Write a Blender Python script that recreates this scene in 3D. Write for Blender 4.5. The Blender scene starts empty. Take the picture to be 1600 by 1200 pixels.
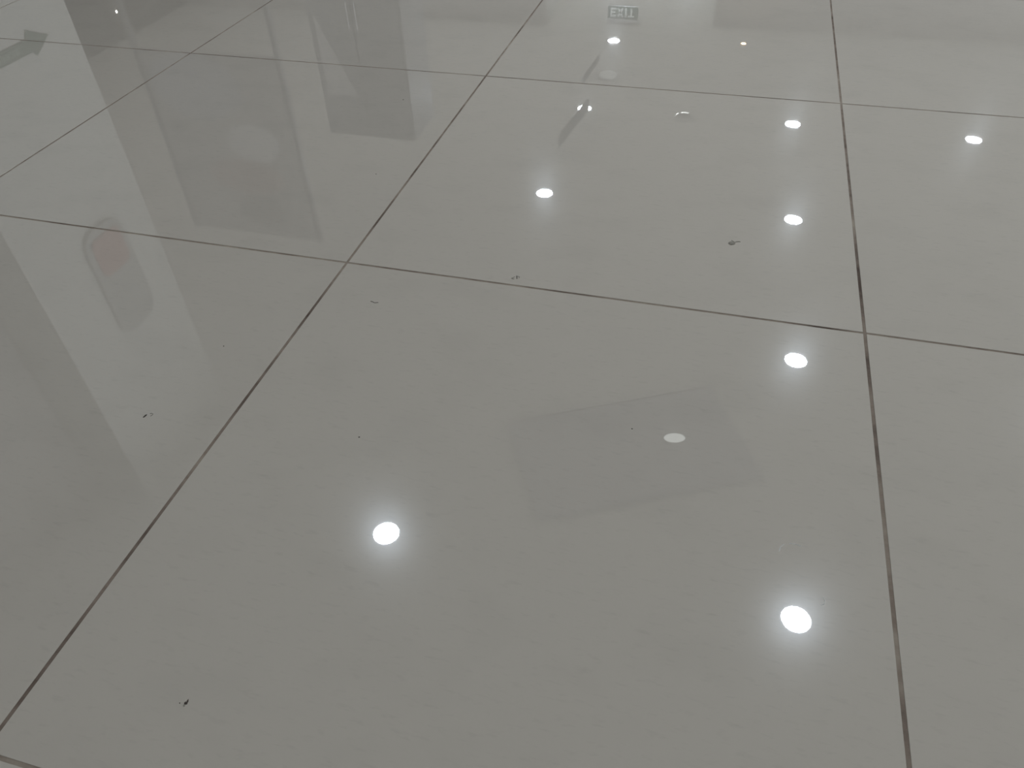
import bpy, bmesh, math, random
from mathutils import Vector, Matrix

random.seed(7)
sc = bpy.context.scene
C = sc.collection

# ------------------------------------------------------------------ camera, world, exposure
YAW, PITCH, ROLL, CAM_H, FPX = -0.28980, 0.75261, -0.03803, 0.70025, 1189.03
cy, sy, cp, sp = math.cos(YAW), math.sin(YAW), math.cos(PITCH), math.sin(PITCH)
fwd = Vector((sy * cp, cy * cp, -sp))
rgt = Vector((cy, -sy, 0))
upv = rgt.cross(fwd)
r2 = rgt * math.cos(ROLL) + upv * math.sin(ROLL)
u2 = -rgt * math.sin(ROLL) + upv * math.cos(ROLL)
cam_d = bpy.data.cameras.new('camera')
cam_d.sensor_width = 36.0
cam_d.lens = FPX / 1600 * 36.0
cam_d.clip_start = 0.02
cam_d.clip_end = 100
cam = bpy.data.objects.new('camera', cam_d)
M3 = Matrix((r2, u2, -fwd)).transposed()
cam.matrix_world = Matrix.Translation((0, 0, CAM_H)) @ M3.to_4x4()
C.objects.link(cam)
sc.camera = cam

world = bpy.data.worlds.new('world')
sc.world = world
world.use_nodes = True
world.node_tree.nodes['Background'].inputs[0].default_value = (0.05, 0.05, 0.05, 1)
world.node_tree.nodes['Background'].inputs[1].default_value = 1.0

sc.view_settings.view_transform = 'Standard'
sc.view_settings.look = 'None'
sc.view_settings.gamma = 1.0
sc.view_settings.use_curve_mapping = False
sc.view_settings.exposure = 0.0
sc.cycles.caustics_reflective = False
sc.cycles.caustics_refractive = False
sc.cycles.max_bounces = 6
sc.cycles.diffuse_bounces = 4
sc.cycles.glossy_bounces = 4
sc.cycles.sample_clamp_indirect = 3.0
LAMP = 162.0                       # radiance of a lit downlight
H = 2.70                          # ceiling height
S = 0.80                          # tile pitch
GX, GY = -0.5533, 0.9351          # one joint crossing


# ------------------------------------------------------------------ materials
def mat(name, col, rough=0.6, spec=0.5, metal=0.0, emit=None, estr=0.0, grain=0.0, gscale=30.0, bump=0.0):
    m = bpy.data.materials.new(name)
    m.use_nodes = True
    nt = m.node_tree
    b = nt.nodes['Principled BSDF']
    b.inputs['Base Color'].default_value = (*col, 1)
    b.inputs['Roughness'].default_value = rough
    b.inputs['Specular IOR Level'].default_value = spec
    b.inputs['Metallic'].default_value = metal
    if emit:
        b.inputs['Emission Color'].default_value = (*emit, 1)
        b.inputs['Emission Strength'].default_value = estr
    if grain or bump:
        tc = nt.nodes.new('ShaderNodeTexCoord')
        n = nt.nodes.new('ShaderNodeTexNoise')
        n.inputs['Scale'].default_value = gscale
        n.inputs['Detail'].default_value = 4
        nt.links.new(tc.outputs['Object'], n.inputs['Vector'])
        if grain:
            mx = nt.nodes.new('ShaderNodeMix')
            mx.data_type = 'RGBA'
            mx.inputs[6].default_value = (*[c * (1 - grain) for c in col], 1)
            mx.inputs[7].default_value = (*[min(1, c * (1 + grain)) for c in col], 1)
            nt.links.new(n.outputs['Fac'], mx.inputs[0])
            nt.links.new(mx.outputs[2], b.inputs['Base Color'])
        if bump:
            bp = nt.nodes.new('ShaderNodeBump')
            bp.inputs['Strength'].default_value = bump
            bp.inputs['Distance'].default_value = 0.002
            nt.links.new(n.outputs['Fac'], bp.inputs['Height'])
            nt.links.new(bp.outputs[0], b.inputs['Normal'])
    return m


def tile_material():
    m = bpy.data.materials.new('polished_tile')
    m.use_nodes = True
    nt = m.node_tree
    L = nt.links.new
    b = nt.nodes['Principled BSDF']
    geo = nt.nodes.new('ShaderNodeNewGeometry')
    oi = nt.nodes.new('ShaderNodeObjectInfo')
    # small streaky flecks lying along two slanted directions
    prev = None
    col = nt.nodes.new('ShaderNodeRGB')
    col.outputs[0].default_value = (TILE[0], TILE[1], TILE[2], 1)
    prev = col.outputs[0]
    for ang, sc_, lo, hi, amt in ((0.5, (45, 150, 1), 0.58, 0.78, 0.07), (0.15, (60, 230, 1), 0.60, 0.80, 0.065),
                                 (1.0, (9, 14, 1), 0.50, 0.80, 0.05)):
        mp = nt.nodes.new('ShaderNodeMapping')
        mp.inputs['Rotation'].default_value = (0, 0, ang)
        mp.inputs['Scale'].default_value = sc_
        L(geo.outputs['Position'], mp.inputs['Vector'])
        n = nt.nodes.new('ShaderNodeTexNoise')
        n.inputs['Scale'].default_value = 1.0
        n.inputs['Detail'].default_value = 3
        L(mp.outputs[0], n.inputs['Vector'])
        mr = nt.nodes.new('ShaderNodeMapRange')
        mr.inputs['From Min'].default_value = lo
        mr.inputs['From Max'].default_value = hi
        mr.inputs['To Min'].default_value = 1.0
        mr.inputs['To Max'].default_value = 1.0 - amt
        L(n.outputs['Fac'], mr.inputs['Value'])
        mx = nt.nodes.new('ShaderNodeMix')
        mx.data_type = 'RGBA'
        mx.blend_type = 'MULTIPLY'
        mx.inputs[0].default_value = 1.0
        L(prev, mx.inputs[6])
        L(mr.outputs[0], mx.inputs[7])
        prev = mx.outputs[2]
    # pieces differ very slightly in tone
    mr = nt.nodes.new('ShaderNodeMapRange')
    mr.inputs['To Min'].default_value = 0.985
    mr.inputs['To Max'].default_value = 1.015
    L(oi.outputs['Random'], mr.inputs['Value'])
    mx = nt.nodes.new('ShaderNodeMix')
    mx.data_type = 'RGBA'
    mx.blend_type = 'MULTIPLY'
    mx.inputs[0].default_value = 1.0
    L(prev, mx.inputs[6])
    L(mr.outputs[0], mx.inputs[7])
    L(mx.outputs[2], b.inputs['Base Color'])
    # a hazy layer under a sharp polish; faint scuffs in the haze
    n = nt.nodes.new('ShaderNodeTexNoise')
    n.inputs['Scale'].default_value = 14
    n.inputs['Detail'].default_value = 5
    L(geo.outputs['Position'], n.inputs['Vector'])
    mr = nt.nodes.new('ShaderNodeMapRange')
    mr.inputs['To Min'].default_value = HAZE * 0.85
    mr.inputs['To Max'].default_value = HAZE * 1.15
    L(n.outputs['Fac'], mr.inputs['Value'])
    b.inputs['Roughness'].default_value = 0.5
    b.inputs['Specular IOR Level'].default_value = 0.0
    gl = nt.nodes.new('ShaderNodeBsdfGlossy')
    gl.inputs['Color'].default_value = (HAZE_LEVEL * 0.94, HAZE_LEVEL * 0.97, HAZE_LEVEL, 1)
    L(mr.outputs[0], gl.inputs['Roughness'])
    ad = nt.nodes.new('ShaderNodeAddShader')
    L(b.outputs[0], ad.inputs[0])
    L(gl.outputs[0], ad.inputs[1])
    L(ad.outputs[0], nt.nodes['Material Output'].inputs['Surface'])
    b.inputs['Coat Weight'].default_value = 1.0
    b.inputs['Coat Roughness'].default_value = 0.012
    b.inputs['Coat IOR'].default_value = COAT_IOR
    return m


def grout_material():
    m = bpy.data.materials.new('dirty_grout')
    m.use_nodes = True
    nt = m.node_tree
    L = nt.links.new
    b = nt.nodes['Principled BSDF']
    b.inputs['Roughness'].default_value = 0.85
    b.inputs['Specular IOR Level'].default_value = 0.2
    geo = nt.nodes.new('ShaderNodeNewGeometry')
    n = nt.nodes.new('ShaderNodeTexNoise')
    n.inputs['Scale'].default_value = 7
    n.inputs['Detail'].default_value = 6
    n.inputs['Roughness'].default_value = 0.65
    L(geo.outputs['Position'], n.inputs['Vector'])
    cr = nt.nodes.new('ShaderNodeValToRGB')
    e = cr.color_ramp.elements
    e[0].position, e[0].color = 0.34, (0.12, 0.09, 0.075, 1)
    e[1].position, e[1].color = 0.70, (0.48, 0.42, 0.35, 1)
    x = cr.color_ramp.elements.new(0.50)
    x.color = (0.29, 0.235, 0.195, 1)
    L(n.outputs['Fac'], cr.inputs[0])
    L(cr.outputs[0], b.inputs['Base Color'])
    return m


TILE = (0.628, 0.58, 0.52)
HAZE, HAZE_LEVEL, COAT_IOR = 0.15, 0.012, 2.25
M_TILE = tile_material()
M_GROUT = grout_material()
M_CEIL = mat('ceiling_paint', (0.93, 0.925, 0.90), 0.9, 0.2, grain=0.02, gscale=3)
M_WALL = mat('white_wall_paint', (0.80, 0.80, 0.77), 0.7, 0.3, grain=0.02, gscale=4)
M_GREYWALL = mat('grey_wall_paint', (0.62, 0.60, 0.585), 0.7, 0.3, grain=0.03, gscale=4)
M_DARKWALL = mat('dark_shopfront', (0.10, 0.09, 0.085), 0.5, 0.4, grain=0.25, gscale=2)
M_TRIM = mat('lamp_trim_white', (0.85, 0.85, 0.85), 0.35)
M_LAMP = mat('lamp_diffuser_cool', (0.9, 0.9, 0.9), 0.5, emit=(0.84, 0.92, 1.0), estr=1.0)
M_DIM = mat('lamp_diffuser_dim', (0.9, 0.9, 0.9), 0.5, emit=(0.95, 1.0, 0.97), estr=1.2)
M_AMBER = mat('lamp_diffuser_amber', (0.9, 0.8, 0.6), 0.5, emit=(1.0, 0.66, 0.30), estr=45)
M_LED = mat('led_lens', (0.9, 0.9, 0.9), 0.4, emit=(1, 0.95, 0.85), estr=50)
M_CHROME = mat('chrome', (0.8, 0.8, 0.8), 0.12, metal=1.0)
M_BLACKHOLE = mat('lamp_cup_dark', (0.45, 0.45, 0.44), 0.5)
M_PLASTIC = mat('white_plastic', (0.82, 0.82, 0.80), 0.25)
M_GREEN = mat('sign_green', (0.008, 0.085, 0.05), 0.5)
M_LETTER = mat('sign_white', (0.92, 0.97, 0.93), 0.5)
M_ARROW = mat('arrow_green', (0.13, 0.20, 0.15), 0.5, grain=0.35, gscale=90)
M_BOARD = mat('grey_board', (0.07, 0.07, 0.07), 0.5, grain=0.1)
M_HUNG = mat('bluish_grey_board', (0.66, 0.66, 0.70), 0.6, grain=0.05)
M_METAL = mat('brushed_aluminium', (0.72, 0.72, 0.73), 0.3, metal=1.0)
M_CAB = mat('cabinet_dark', (0.19, 0.185, 0.185), 0.4, grain=0.15, gscale=6)
M_PALE = mat('pale_card', (0.55, 0.53, 0.52), 0.6)
M_RED = mat('dull_red', (0.50, 0.24, 0.22), 0.5, grain=0.1)
M_DIRT = mat('dirt_brown', (0.10, 0.085, 0.075), 0.9, 0.1, grain=0.3, gscale=400)
M_DIRT2 = mat('dirt_grey', (0.36, 0.34, 0.30), 0.9, 0.1, grain=0.3, gscale=400)


# ------------------------------------------------------------------ mesh helpers
def box(bm, x0, x1, y0, y1, z0, z1):
    v = [bm.verts.new(p) for p in ((x0, y0, z0), (x1, y0, z0), (x1, y1, z0), (x0, y1, z0),
                                   (x0, y0, z1), (x1, y0, z1), (x1, y1, z1), (x0, y1, z1))]
    for f in ((3, 2, 1, 0), (4, 5, 6, 7), (0, 1, 5, 4), (1, 2, 6, 5), (2, 3, 7, 6), (3, 0, 4, 7)):
        bm.faces.new([v[i] for i in f])
    return v


def lathe(bm, prof, n=48, cap0=True, cap1=True):
    rings = []
    for r, z in prof:
        rings.append([bm.verts.new((r * math.cos(2 * math.pi * k / n), r * math.sin(2 * math.pi * k / n), z)) for k in range(n)])
    for a, b in zip(rings, rings[1:]):
        for k in range(n):
            bm.faces.new((a[k], a[(k + 1) % n], b[(k + 1) % n], b[k]))
    if cap0:
        bm.faces.new(rings[0][::-1])
    if cap1:
        bm.faces.new(rings[-1])
    bmesh.ops.recalc_face_normals(bm, faces=bm.faces)


def prism(bm, pts, axis, a0, a1):
    """extrude a 2-D outline along an axis ('x','y','z')"""
    def P(p, a):
        return {'x': (a, p[0], p[1]), 'y': (p[0], a, p[1]), 'z': (p[0], p[1], a)}[axis]
    A = [bm.verts.new(P(p, a0)) for p in pts]
    B = [bm.verts.new(P(p, a1)) for p in pts]
    bm.faces.new(A)
    bm.faces.new(B[::-1])
    n = len(pts)
    for k in range(n):
        bm.faces.new((A[k], B[k], B[(k + 1) % n], A[(k + 1) % n]))
    bmesh.ops.recalc_face_normals(bm, faces=bm.faces)


def mesh(name, bm, m, smooth=False):
    me = bpy.data.meshes.new(name)
    bm.to_mesh(me)
    bm.free()
    me.materials.append(m)
    if smooth:
        for p in me.polygons:
            p.use_smooth = True
    return me


def obj(name, me, parent=None, loc=(0, 0, 0), rot=(0, 0, 0)):
    o = bpy.data.objects.new(name, me)
    C.objects.link(o)
    o.location = loc
    o.rotation_euler = rot
    if parent:
        o.parent = parent
    return o


def tag(o, label, cat, group=None):
    o['label'] = label
    o['category'] = cat
    if group:
        o['group'] = group
    return o


def thing(name, label, cat, loc, rotz=0, group=None):
    o = obj(name, None, None, loc, (0, 0, rotz))
    o.empty_display_size = 0.1
    return tag(o, label, cat, group)


def struct(name, bm, m):
    o = obj(name, mesh(name, bm, m))
    o['kind'] = 'structure'
    return o


def sbox(name, m, *a):
    bm = bmesh.new()
    box(bm, *a)
    return struct(name, bm, m)


# ------------------------------------------------------------------ the setting
I0, I1, J0, J1 = -9, 7, -5, 12            # hall in tile units
X0, X1 = GX + I0 * S, GX + I1 * S
Y0, Y1 = GY + J0 * S, GY + J1 * S
CX0, CX1 = -2.39, -0.27                   # corridor walls
YC = Y1 + 7 * S

GAPX, GAPY, TT = 0.0044, 0.0040, 0.0006
bm = bmesh.new()
box(bm, X0, X1, Y0, Y1, -0.06, -TT)
box(bm, GX - 3 * S, GX + 1 * S, Y1, YC, -0.06, -TT)
floor = struct('floor', bm, M_GROUT)
bm = bmesh.new()
hx, hy, c = (S - GAPX) / 2, (S - GAPY) / 2, 0.0003
lo = [bm.verts.new((sx * hx, sy_ * hy, -TT)) for sx, sy_ in ((-1, -1), (1, -1), (1, 1), (-1, 1))]
mi = [bm.verts.new((sx * hx, sy_ * hy, -c)) for sx, sy_ in ((-1, -1), (1, -1), (1, 1), (-1, 1))]
tp = [bm.verts.new((sx * (hx - c), sy_ * (hy - c), 0)) for sx, sy_ in ((-1, -1), (1, -1), (1, 1), (-1, 1))]
bm.faces.new(tp)
bm.faces.new(lo[::-1])
for k in range(4):
    q = (k + 1) % 4
    bm.faces.new((lo[k], lo[q], mi[q], mi[k]))
    bm.faces.new((mi[k], mi[q], tp[q], tp[k]))
tile_me = mesh('tile', bm, M_TILE)
for j in range(J0, J1 + 7):
    for i in range(I0, I1):
        if j >= J1 and not (-3 <= i < 1):
            continue
        obj('tile', tile_me, floor, (GX + (i + 0.5) * S, GY + (j + 0.5) * S, 0))

sbox('ceiling', M_CEIL, X0, X1, Y0, YC, H, H + 0.12)
sbox('wall_right', M_WALL, X1, X1 + 0.15, Y0, Y1, 0, H)
sbox('wall_back', M_WALL, X0, X1, Y0 - 0.15, Y0, 0, H)
sbox('wall_far_right', M_GREYWALL, CX1, X1, Y1 + 0.02, Y1 + 0.2, 0, H)
sbox('wall_far_left', M_GREYWALL, X0, CX0, Y1 - 0.33, Y1 - 0.15, 0, H)
sbox('wall_corridor_left', M_WALL, CX0 - 0.15, CX0, Y1 - 0.14, YC, 0, H)
sbox('wall_corridor_right', M_WALL, CX1, CX1 + 0.15, Y1 + 0.21, YC, 0, H)
sbox('wall_corridor_end', M_WALL, CX0 - 0.15, CX1 + 0.15, YC, YC + 0.15, 0, H)
sbox('wall_left_near', M_GREYWALL, -3.25, -3.10, Y0, 2.07, 0, H)
sbox('wall_pilaster', M_WALL, -3.40, -2.80, 2.07, 2.88, 0, H)
sbox('trim_1', M_WALL, CX1 - 0.012, CX1 - 0.001, Y1 - 0.002, Y1 + 0.19, 2.0, H)

# far-left shopfront: dark wall of framed panels
wl = sbox('wall_left', M_DARKWALL, X0 - 0.15, X0, Y0, Y1 - 0.33, 0, H)
cols = [(0.12, 0.11, 0.10), (0.20, 0.12, 0.11), (0.14, 0.14, 0.13), (0.25, 0.22, 0.17), (0.09, 0.09, 0.085)]
pm = [mat('shopfront_panel', c_, 0.35, grain=0.3, gscale=5) for c_ in cols]
for k in range(9):
    y = Y0 + 0.3 + k * 1.42
    bm = bmesh.new()
    box(bm, 0, 0.03, 0, 1.30, 0.12, 2.05)
    obj('panel', mesh('panel', bm, pm[k % 5]), wl, (X0, y, 0))
    bm = bmesh.new()
    box(bm, 0, 0.05, 0, 1.30, 2.15, 2.55)
    obj('header_panel', mesh('header_panel', bm, pm[(k + 2) % 5]), wl, (X0, y, 0))

# ------------------------------------------------------------------ ceiling fittings
bm = bmesh.new()
lathe(bm, [(0.086, H), (0.086, H - 0.004), (0.080, H - 0.010), (0.0705, H - 0.010), (0.0695, H - 0.006), (0.0695, H)], 64, False, False)
TRIM_ME = mesh('trim', bm, M_TRIM, True)
bm = bmesh.new()
lathe(bm, [(0.069, H - 0.001), (0.069, H - 0.007), (0.06, H - 0.008)], 64)
DIFF_ME = mesh('diffuser', bm, M_LAMP)


BULB = bpy.data.lights.new('bulb', 'AREA')
BULB.shape = 'DISK'
BULB.size = 0.138
BULB.color = (0.84, 0.92, 1.0)
BULB.energy = LAMP * math.pi * math.pi * 0.069 ** 2      # watts that give the disc this radiance


def downlight(x, y, label, s=1.0, tm=None, dm=None, name='downlight', group='lit round ceiling downlights'):
    t = thing(name, label, 'downlight', (x, y, H), 0, group)
    for nm, me in (('trim', tm or TRIM_ME), ('diffuser', dm or DIFF_ME)):
        o = obj(nm, me, t, (0, 0, -H * s))
        o.scale = (s, s, s)
    l = bpy.data.objects.new('bulb', BULB)
    C.objects.link(l)
    l.parent = t
    l.location = (0, 0, -0.0085)
    return t


for x, y, lb in ((0.74, 2.18, 'above the pale floor scuffs, first of the four-lamp row'),
                 (0.74, 4.13, 'second of the four-lamp row, beside the askew grey board'),
                 (0.72, 5.94, 'third of the four-lamp row, counted from the askew grey board end'),
                 (0.71, 7.80, 'last of the four-lamp row, towards the amber spotlight')):
    downlight(x, y, 'lit round ceiling downlight ' + lb)
downlight(-1.39, 2.17, 'lit round white ceiling downlight beside the grey suspended ceiling board')
downlight(-1.40, 5.93, 'lit round white ceiling downlight before the two thin hanging rails')
downlight(-1.40, 7.76, 'lit round ceiling downlight split in two by a thin hanging rail')
downlight(-1.43, 9.79, 'lit round white ceiling downlight right before the green exit sign')
downlight(2.37, 7.79, 'lit round white ceiling downlight standing alone near the right wall')
for x, y in ((2.37, 4.13), (2.37, 2.18)):  # added lamps outside the view, for a more even hall
    downlight(x, y, 'added lit round ceiling downlight between the four-lamp row and the right wall row')
for y in (9.4, 8.0, 6.6, 5.2, 3.8, 2.4):  # dense row added out of frame to brighten wall and ceiling
    downlight(4.45, y, 'added lit round ceiling downlight in the close row washing the right wall')
for x in (-1.39, 0.74, 2.37):  # unseen lamps added behind the camera as fill
    downlight(x, -2.2, 'added lit round ceiling downlight beside the white back wall')
for x, y in ((-4.25, 3.65), (-5.60, 4.75), (-5.2, 2.1), (-5.2, 0.1), (-5.2, -1.7)):  # fill lamps added out of sight to lift the left side
    downlight(x, y, 'added lit round ceiling downlight in the side bay behind the white pilaster')
for x, y, w_ in ((-3.55, 7.6, 'the tall dark cabinet'), (-4.6, 9.0, 'the tall dark cabinet'), (-4.3, 6.1, 'the poster panel'), (-5.6, 8.0, 'the poster panel')):  # added lamps, hidden by the furniture, to brighten the far ceiling
    downlight(x, y, 'added lit round ceiling downlight over the hall behind ' + w_)
for x, y in ((-0.75, 12.15), (-1.9, 12.15), (-0.75, 13.1), (-1.9, 13.1), (-1.3, 14.3)):  # lamps added just beyond the view to brighten the corridor mouth
    downlight(x, y, 'added lit round ceiling downlight inside the exit corridor')

# small amber spotlight
bm = bmesh.new()
lathe(bm, [(0.045, H), (0.045, H - 0.004), (0.040, H - 0.008), (0.031, H - 0.008), (0.030, H)], 40, False, False)
a_tr = mesh('trim', bm, M_TRIM, True)
bm = bmesh.new()
lathe(bm, [(0.029, H - 0.001), (0.029, H - 0.005), (0.024, H - 0.006)], 40)
a_df = mesh('lens', bm, M_AMBER)
t = thing('spotlight', 'small amber glowing ceiling spotlight near the grey far wall', 'spotlight', (0.13, 9.99, H))
obj('trim', a_tr, t, (0, 0, -H))
obj('lens', a_df, t, (0, 0, -H))

# unlit downlight with a polished ring, its highlight built as glowing arcs
t = thing('downlight', 'dark round ceiling downlight with a thin glowing highlight on its ring', 'downlight', (-0.36, 7.75, H))
bm = bmesh.new()
R0, rr = 0.080, 0.010
N, K = 64, 12
V = [[bm.verts.new(((R0 + rr * math.cos(2 * math.pi * k / K)) * math.cos(2 * math.pi * n / N),
                    (R0 + rr * math.cos(2 * math.pi * k / K)) * math.sin(2 * math.pi * n / N),
                    -0.010 + rr * math.sin(2 * math.pi * k / K))) for k in range(K)] for n in range(N)]
for n in range(N):
    for k in range(K):
        bm.faces.new((V[n][k], V[(n + 1) % N][k], V[(n + 1) % N][(k + 1) % K], V[n][(k + 1) % K]))
bmesh.ops.recalc_face_normals(bm, faces=bm.faces)
obj('chrome_ring', mesh('chrome_ring', bm, M_CHROME, True), t)
bm = bmesh.new()
lathe(bm, [(0.074, 0), (0.074, -0.003), (0.06, -0.004)], 48)
obj('cover_disc', mesh('cover_disc', bm, M_BLACKHOLE), t)
bm = bmesh.new()
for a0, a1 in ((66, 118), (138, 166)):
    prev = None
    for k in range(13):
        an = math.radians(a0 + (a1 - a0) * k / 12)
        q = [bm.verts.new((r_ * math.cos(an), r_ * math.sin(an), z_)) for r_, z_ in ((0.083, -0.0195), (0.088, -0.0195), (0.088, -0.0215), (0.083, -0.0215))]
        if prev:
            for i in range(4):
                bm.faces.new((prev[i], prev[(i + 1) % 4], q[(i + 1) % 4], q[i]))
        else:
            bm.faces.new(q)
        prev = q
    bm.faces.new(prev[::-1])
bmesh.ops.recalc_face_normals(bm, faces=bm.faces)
obj('ring_highlight', mesh('ring_highlight', bm, mat('highlight_glow', (0.9, 0.9, 0.9), 0.4, emit=(0.95, 1, 0.97), estr=7.0)), t)

# domed ceiling sensor; emission stands in for the highlight on its dome
t = thing('dome_sensor', 'white domed ceiling sensor with added faint glow beside the short hanging rail', 'lamp', (-1.30, 8.64, H))
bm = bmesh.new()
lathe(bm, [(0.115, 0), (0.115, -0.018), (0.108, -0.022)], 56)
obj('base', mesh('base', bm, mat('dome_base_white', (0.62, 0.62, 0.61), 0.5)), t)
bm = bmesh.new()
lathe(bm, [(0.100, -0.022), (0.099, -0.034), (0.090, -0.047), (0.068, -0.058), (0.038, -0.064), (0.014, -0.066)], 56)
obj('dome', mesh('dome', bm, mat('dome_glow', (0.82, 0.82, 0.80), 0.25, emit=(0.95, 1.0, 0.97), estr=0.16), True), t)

# sprinkler head
t = thing('sprinkler', 'tiny chrome sprinkler head on the ceiling beside the exit-end downlight', 'sprinkler', (-1.36, 9.32, H))
bm = bmesh.new()
lathe(bm, [(0.024, 0), (0.024, -0.003), (0.012, -0.006)], 32)
obj('escutcheon', mesh('escutcheon', bm, M_CHROME, True), t)
bm = bmesh.new()
lathe(bm, [(0.007, -0.005), (0.007, -0.03), (0.004, -0.034), (0.004, -0.040)], 20)
obj('stem', mesh('stem', bm, M_CHROME, True), t)
bm = bmesh.new()
lathe(bm, [(0.016, -0.040), (0.017, -0.042), (0.004, -0.043)], 24)
obj('deflector', mesh('deflector', bm, M_CHROME), t)

# board fixed under the ceiling, turned to the room, with a dim lamp in it
ang = math.radians(27.6)
ctr = Vector((-0.20, 3.08))
t = thing('ceiling_board', 'large bluish-grey rectangular board fixed askew under the ceiling', 'board', (ctr.x, ctr.y, H), ang)
bm = bmesh.new()
box(bm, -0.66, 0.66, -0.38, 0.38, -0.030, 0)
bmesh.ops.bevel(bm, geom=bm.edges[:], offset=0.004, segments=1, affect='EDGES')
obj('panel', mesh('panel', bm, M_HUNG), t)
bm = bmesh.new()
box(bm, -0.66, 0.66, 0.381, 0.392, -0.034, 0)
obj('edge_strip', mesh('edge_strip', bm, M_METAL), t)

LX, LY = 0.04, 3.215
t = thing('dim_lamp', 'dim pale oval lamp set in the bluish-grey ceiling board', 'lamp', (LX, LY, H - 0.030), -YAW)
t.scale = (1.0, 0.62, 1.0)
bm = bmesh.new()
lathe(bm, [(0.078, -0.0), (0.078, -0.005), (0.070, -0.007), (0.064, -0.007), (0.063, -0.0)], 56, False, False)
obj('trim', mesh('trim', bm, M_HUNG, True), t)
bm = bmesh.new()
lathe(bm, [(0.062, -0.0005), (0.062, -0.004), (0.056, -0.005)], 56)
obj('diffuser', mesh('diffuser', bm, M_DIM), t)


# thin rails hung on rods below the lamp row
def rail(p0, p1, zb, zt, label):
    d = Vector(p1) - Vector(p0)
    L_ = d.length
    a = math.atan2(d.y, d.x)
    t = thing('hanging_rail', label, 'sign rail', (p0[0], p0[1], zt), a, 'thin rails hung below the ceiling')
    bm = bmesh.new()
    box(bm, 0, L_, -0.008, 0.008, zb - zt, 0)
    bmesh.ops.bevel(bm, geom=bm.edges[:], offset=0.002, segments=1, affect='EDGES')
    obj('board', mesh('board', bm, M_BOARD), t)
    for u in (0.12, 0.88):
        bm = bmesh.new()
        lathe(bm, [(0.003, -0.002), (0.003, H - zt)], 10)
        obj('rod', mesh('rod', bm, M_METAL), t, (L_ * u, 0, 0))


rail((-1.424, 6.62), (-1.310, 7.46), 2.46, 2.58, 'thin dark grey rail hung on two rods across a lit downlight')
rail((-1.495, 8.10), (-1.445, 8.78), 2.51, 2.58, 'short thin grey rail hung on two rods beside the domed ceiling sensor')

# ------------------------------------------------------------------ exit sign
SX0, SX1, SZ0, SZ1, SYY = -1.628, -1.237, 2.487, 2.640, 10.45
t = thing('exit_sign', 'green EXIT sign with white letters hung at the corridor mouth', 'exit sign', ((SX0 + SX1) / 2, SYY, SZ1))
w, hgt = SX1 - SX0, SZ1 - SZ0
bm = bmesh.new()
box(bm, -w / 2, w / 2, 0, 0.03, -hgt, 0)
bmesh.ops.bevel(bm, geom=bm.edges[:], offset=0.003, segments=1, affect='EDGES')
obj('body', mesh('body', bm, M_GREEN), t)


def letter(polys):
    bm = bmesh.new()
    for poly in polys:
        prism(bm, [(-w / 2 + u * w, -hgt + v * hgt) for u, v in poly], 'y', -0.004, 0.001)
    obj('letter', mesh('letter', bm, M_LETTER), t)


def rc(u0, u1, v0, v1):
    return [(u0, v0), (u1, v0), (u1, v1), (u0, v1)]


a, b_ = 0.14, 0.84
letter([rc(0.10, 0.155, a, b_), rc(0.155, 0.285, a, a + 0.15), rc(0.155, 0.265, 0.42, 0.56), rc(0.155, 0.285, b_ - 0.15, b_)])
letter([[(0.32, a), (0.385, a), (0.53, b_), (0.465, b_)], [(0.465, a), (0.53, a), (0.385, b_), (0.32, b_)]])
letter([rc(0.575, 0.635, a, b_)])
letter([rc(0.755, 0.815, a, b_ - 0.14), rc(0.685, 0.885, b_ - 0.14, b_)])
bm = bmesh.new()
box(bm, -w / 2 - 0.005, w / 2 + 0.005, -0.006, 0.036, -hgt - 0.008, -hgt)
obj('edge_strip', mesh('edge_strip', bm, M_METAL), t)
bm = bmesh.new()
box(bm, -w / 2 - 0.01, w / 2 + 0.02, -0.01, 0.04, 0.012, H - SZ1)
obj('mounting_rail', mesh('mounting_rail', bm, M_METAL), t)
for u in (-0.35, 0.35):
    bm = bmesh.new()
    box(bm, -0.01, 0.01, 0.008, 0.022, 0, 0.012)
    obj('clip', mesh('clip', bm, M_METAL), t, (u * w, 0, 0))

# ------------------------------------------------------------------ signs on the pilaster
XP = -2.80
t = thing('arrow_sign', 'dark green arrow low on the white pilaster', 'arrow sign', (XP, 2.57, 0.30))
bm = bmesh.new()
pts = [(2.20, 0.348), (2.598, 0.346), (2.617, 0.315), (2.722, 0.366), (2.622, 0.420), (2.612, 0.399), (2.20, 0.399)]
prism(bm, [(y - 2.57, z - 0.30) for y, z in pts], 'x', 0, 0.004)
obj('arrow_plate', mesh('arrow_plate', bm, M_ARROW), t)
bm = bmesh.new()
for k in range(12):
    y = 2.24 + k * 0.026
    box(bm, 0.004, 0.005, y - 2.57, y - 2.57 + 0.014, 0.060, 0.088)
o = obj('stripe_print', mesh('stripe_print', bm, mat('arrow_print', (0.30, 0.40, 0.33), 0.6)), t)

t = thing('wall_plaque', 'rounded grey plaque with a dull red lower half on the pilaster', 'plaque', (XP, 2.53, 1.18))


def rounded(w_, h_, r_, n=8):
    out = []
    for cx_, cz, a0 in ((w_ / 2 - r_, r_, -90), (w_ / 2 - r_, h_ - r_, 0), (-w_ / 2 + r_, h_ - r_, 90), (-w_ / 2 + r_, r_, 180)):
        for k in range(n + 1):
            an = math.radians(a0 + 90 * k / n)
            out.append((cx_ + r_ * math.cos(an), cz + r_ * math.sin(an)))
    return out


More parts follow.
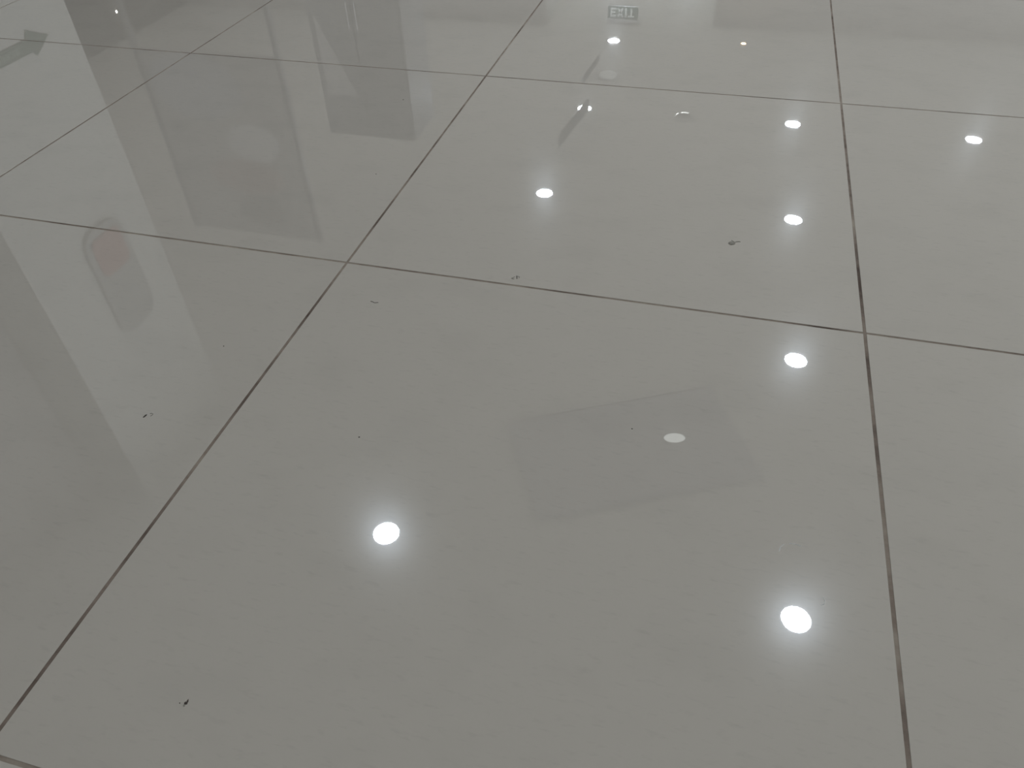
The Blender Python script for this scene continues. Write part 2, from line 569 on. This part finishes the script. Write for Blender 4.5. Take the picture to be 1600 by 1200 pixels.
bm = bmesh.new()
prism(bm, rounded(0.27, 0.58, 0.09), 'x', 0, 0.02)
obj('backboard', mesh('backboard', bm, mat('plaque_grey', (0.48, 0.48, 0.47), 0.5, grain=0.15)), t)
bm = bmesh.new()
prism(bm, [(y, z + 0.04) for y, z in rounded(0.20, 0.20, 0.04)], 'x', 0.02, 0.026)
obj('red_panel', mesh('red_panel', bm, M_RED), t)

# ------------------------------------------------------------------ shop furniture on the left
# poster stand
pm_ = bpy.data.materials.new('poster_print')
pm_.use_nodes = True
nt = pm_.node_tree
bs = nt.nodes['Principled BSDF']
bs.inputs['Roughness'].default_value = 0.5
tc = nt.nodes.new('ShaderNodeTexCoord')
prevc = None
base = nt.nodes.new('ShaderNodeRGB')
base.outputs[0].default_value = (0.35, 0.33, 0.32, 1)
prevc = base.outputs[0]
for (cx_, cz, rx, rz, col) in ((-0.12, 0.20, 0.30, 0.20, (0.40, 0.40, 0.43)), (0.16, 0.52, 0.18, 0.12, (0.60, 0.58, 0.58)),
                               (0.05, 0.75, 0.26, 0.12, (0.34, 0.24, 0.22)), (0.10, 0.98, 0.17, 0.12, (0.15, 0.14, 0.14))):
    mp = nt.nodes.new('ShaderNodeMapping')
    mp.vector_type = 'POINT'
    mp.inputs['Location'].default_value = (-cx_ / rx, 0, -cz / rz)
    mp.inputs['Scale'].default_value = (1 / rx, 0, 1 / rz)
    nt.links.new(tc.outputs['Object'], mp.inputs['Vector'])
    ln = nt.nodes.new('ShaderNodeVectorMath')
    ln.operation = 'LENGTH'
    nt.links.new(mp.outputs[0], ln.inputs[0])
    mr = nt.nodes.new('ShaderNodeMapRange')
    mr.inputs['From Min'].default_value = 0.9
    mr.inputs['From Max'].default_value = 1.05
    mr.inputs['To Min'].default_value = 1
    mr.inputs['To Max'].default_value = 0
    nt.links.new(ln.outputs['Value'], mr.inputs['Value'])
    mx = nt.nodes.new('ShaderNodeMix')
    mx.data_type = 'RGBA'
    mx.inputs[7].default_value = (*col, 1)
    nt.links.new(mr.outputs[0], mx.inputs[0])
    nt.links.new(prevc, mx.inputs[6])
    prevc = mx.outputs[2]
nt.links.new(prevc, bs.inputs['Base Color'])

t = thing('poster_stand', 'freestanding poster panel with blurred pale and pinkish shapes', 'poster stand', (-2.83, 3.75, 0))
bm = bmesh.new()
box(bm, -0.44, 0.44, -0.012, 0.012, 0, 1.16)
obj('poster_panel', mesh('poster_panel', bm, pm_), t, (0, 0, 0.80))
for sx in (-1, 1):
    bm = bmesh.new()
    box(bm, -0.012, 0.012, -0.016, 0.016, 0.03, 1.97)
    obj('post', mesh('post', bm, M_CAB), t, (sx * 0.453, 0, 0))
    bm = bmesh.new()
    box(bm, -0.03, 0.03, -0.20, 0.20, 0, 0.03)
    obj('foot', mesh('foot', bm, M_CAB), t, (sx * 0.453, 0, 0))

# tall cabinet
t = thing('display_cabinet', 'tall dark grey display cabinet standing beside the poster panel', 'cabinet', (-2.62, 5.20, 0))
bm = bmesh.new()
box(bm, -0.36, 0.36, 0, 0.45, 0.10, 1.95)
bmesh.ops.bevel(bm, geom=bm.edges[:], offset=0.01, segments=2, affect='EDGES')
obj('body', mesh('body', bm, M_CAB), t)
bm = bmesh.new()
box(bm, -0.33, 0.33, 0.03, 0.42, 0, 0.10)
obj('plinth', mesh('plinth', bm, M_CAB), t)
for sx in (-1, 1):
    bm = bmesh.new()
    box(bm, -0.165, 0.165, -0.018, 0, 0.14, 1.90)
    d_ = obj('door', mesh('door', bm, M_CAB), t, (sx * 0.172, 0, 0))
    bm = bmesh.new()
    lathe(bm, [(0.006, 0), (0.006, 0.18)], 12)
    obj('handle', mesh('handle', bm, M_METAL), d_, (-sx * 0.14, -0.028, 0.95))
bm = bmesh.new()
prism(bm, [(-0.30, 1.05), (-0.05, 1.62), (-0.30, 1.62)], 'y', -0.020, -0.0185)
obj('pale_sticker', mesh('pale_sticker', bm, M_PALE), t)

# small LED lamp on the dark shopfront
t = thing('led_lamp', 'tiny bright LED lamp on the dark far shopfront', 'LED lamp', (X0 + 0.05, 8.66, 2.34))
bm = bmesh.new()
lathe(bm, [(0.018, 0), (0.018, 0.03), (0.014, 0.034)], 20)
obj('housing', mesh('housing', bm, M_PLASTIC), t, rot=(0, math.pi / 2, 0))
bm = bmesh.new()
lathe(bm, [(0.014, 0.034), (0.012, 0.039), (0.006, 0.042)], 20)
obj('lens', mesh('lens', bm, M_LED), t, rot=(0, math.pi / 2, 0))

# ------------------------------------------------------------------ dirt lying on the floor


def blob(name, label, x, y, pts, hgt_, m, rz=0.0, group=None):
    """low lump of dirt: outline in metres, domed to hgt_"""
    bm = bmesh.new()
    n = len(pts)
    cxx = sum(p[0] for p in pts) / n
    cyy = sum(p[1] for p in pts) / n
    A = [bm.verts.new((p[0], p[1], 0.0)) for p in pts]
    B = [bm.verts.new((cxx + (p[0] - cxx) * 0.7, cyy + (p[1] - cyy) * 0.7, hgt_ * (0.75 + 0.3 * random.random()))) for p in pts]
    top = bm.verts.new((cxx, cyy, hgt_ * 1.1))
    bm.faces.new(A[::-1])
    for k in range(n):
        q = (k + 1) % n
        bm.faces.new((A[k], A[q], B[q], B[k]))
        bm.faces.new((B[k], B[q], top))
    bmesh.ops.recalc_face_normals(bm, faces=bm.faces)
    return tag(obj(name, mesh(name, bm, m), None, (x, y, 0), (0, 0, rz)), label, 'dirt', group)


def curl(bm, pts, r):
    prev = None
    for k, p in enumerate(pts):
        d = Vector(pts[min(k + 1, len(pts) - 1)]) - Vector(pts[max(k - 1, 0)])
        nrm = Vector((-d.y, d.x)).normalized() * r
        ring = [bm.verts.new((p[0] + nrm.x, p[1] + nrm.y, 0)), bm.verts.new((p[0], p[1], r * 1.2)), bm.verts.new((p[0] - nrm.x, p[1] - nrm.y, 0))]
        if prev:
            for i in range(3):
                q = (i + 1) % 3
                bm.faces.new((prev[i], prev[q], ring[q], ring[i]))
        else:
            bm.faces.new(ring)
        prev = ring
    bm.faces.new(prev[::-1])
    bmesh.ops.recalc_face_normals(bm, faces=bm.faces)


CAMROT = -YAW      # direction of the picture's horizontal on the floor


def ell(a, b, n=12, jit=0.12):
    return [(a * math.cos(2 * math.pi * k / n) * (1 + random.uniform(-jit, jit)), b * math.sin(2 * math.pi * k / n) * (1 + random.uniform(-jit, jit))) for k in range(n)]


t = thing('dried_seed', 'small grey-brown dried seed with a thin stalk lying on a tile', 'debris', (0.051, 1.129, 0), CAMROT)
o = blob('seed_body', '', 0, 0, ell(0.0062, 0.0055), 0.002, M_DIRT2)
for k_ in ('label', 'category'):
    del o[k_]
o.parent = t
bm = bmesh.new()
curl(bm, [(0.004, 0.001), (0.008, 0.0035), (0.012, 0.004), (0.0155, 0.0035)], 0.0009)
obj('stalk', mesh('stalk', bm, M_DIRT2), t)
bm = bmesh.new()
curl(bm, [(0.006, 0.002), (0.004, 0.006), (0.002, 0.009)], 0.0006)
obj('barb', mesh('barb', bm, M_DIRT2), t)

t = thing('dust_curl', 'tiny pale curl of dust beside a darker crumb near the joint', 'debris', (-0.272, 0.955, 0), CAMROT)
bm = bmesh.new()
curl(bm, [(-0.0015, 0.003), (-0.004, 0.0005), (-0.0065, -0.001), (-0.005, -0.003), (-0.002, -0.003)], 0.0007)
obj('strand', mesh('strand', bm, M_DIRT2), t)
bm = bmesh.new()
curl(bm, [(0.0018, 0.005), (0.002, 0.001), (0.0018, -0.003)], 0.0007)
obj('crumb', mesh('crumb', bm, M_DIRT), t)
bm = bmesh.new()
curl(bm, [(0.003, 0.004), (0.006, 0.002), (0.005, -0.001)], 0.0006)
obj('strand', mesh('strand', bm, M_DIRT2), t)

bm = bmesh.new()
curl(bm, [(-0.0062, 0.002), (-0.003, 0.0012), (-0.0012, -0.001), (0.001, -0.0022), (0.003, -0.002), (0.0062, -0.0018)], 0.00055)
tag(obj('hair', mesh('hair', bm, M_DIRT), None, (-0.467, 0.845, 0), (0, 0, CAMROT)), 'short dark bent hair lying on a tile below the crossing', 'hair')

t = thing('crumb', 'dark slanted crumb with a faint curled thread on a tile', 'debris', (-0.664, 0.546, 0), CAMROT)
o = blob('grain', '', -0.003, 0, [(-0.0018, -0.003), (0.0, -0.0025), (0.0022, 0.0012), (0.002, 0.003), (0.0, 0.002)], 0.001, M_DIRT)
for k_ in ('label', 'category'):
    del o[k_]
o.parent = t
bm = bmesh.new()
curl(bm, [(0.0025, 0.004), (0.005, 0.0045), (0.0068, 0.003), (0.0062, 0.001), (0.0042, -0.0005)], 0.0006)
obj('thread', mesh('thread', bm, M_DIRT2), t)

t = thing('dirt_clump', 'small brown ragged clump of dirt on the large front tile', 'debris', (-0.398, 0.221, 0), CAMROT)
for k, (dx, dy, a, b_) in enumerate(((0, 0, 0.0019, 0.0016), (0.0012, 0.0018, 0.0009, 0.0019), (-0.0010, -0.0020, 0.0011, 0.0012), (-0.0058, 0.0004, 0.0006, 0.0007))):
    o = blob('lump', '', dx, dy, ell(a, b_, 9, 0.25), 0.0007, M_DIRT if k != 2 else M_DIRT2)
    for k_ in ('label', 'category'):
        del o[k_]
    o.parent = t

for x, y, r in ((-0.623, 1.227, 0.0012), (-0.698, 1.566, 0.0013), (-0.640, 0.697, 0.0010), (-0.045, 0.672, 0.0010), (-0.376, 0.577, 0.0012)):
    blob('dust_grain', 'minute black dust grain on a polished tile', x, y, ell(r, r * 0.8, 7, 0.2), r * 0.6, M_DIRT, 0.3, 'black dust grains')

# pale scuffs beside the strongest lamp reflection
M_SCUFF = mat('dried_water_mark', (0.95, 0.94, 0.92), 0.8, 0.2, grain=0.1, gscale=300)
for nm_lab, x, y, paths in (
        ('small pale hook-shaped scuff on the front tile', 0.179, 0.477, (((0.002, 0.005), (0.0025, 0.001), (0.0, -0.003), (-0.003, -0.0035)),)),
        ('faint pale broken scuff line on the front tile', 0.147, 0.538, (((-0.014, -0.006), (-0.011, 0.0), (-0.006, 0.003)), ((0.0, 0.004), (0.006, 0.003), (0.012, 0.0))))):
    t = thing('scuff_mark', nm_lab, 'scuff', (x, y, 0), CAMROT)
    for pth in paths:
        bm = bmesh.new()
        curl(bm, pth, 0.0005)
        obj('streak', mesh('streak', bm, M_SCUFF), t)
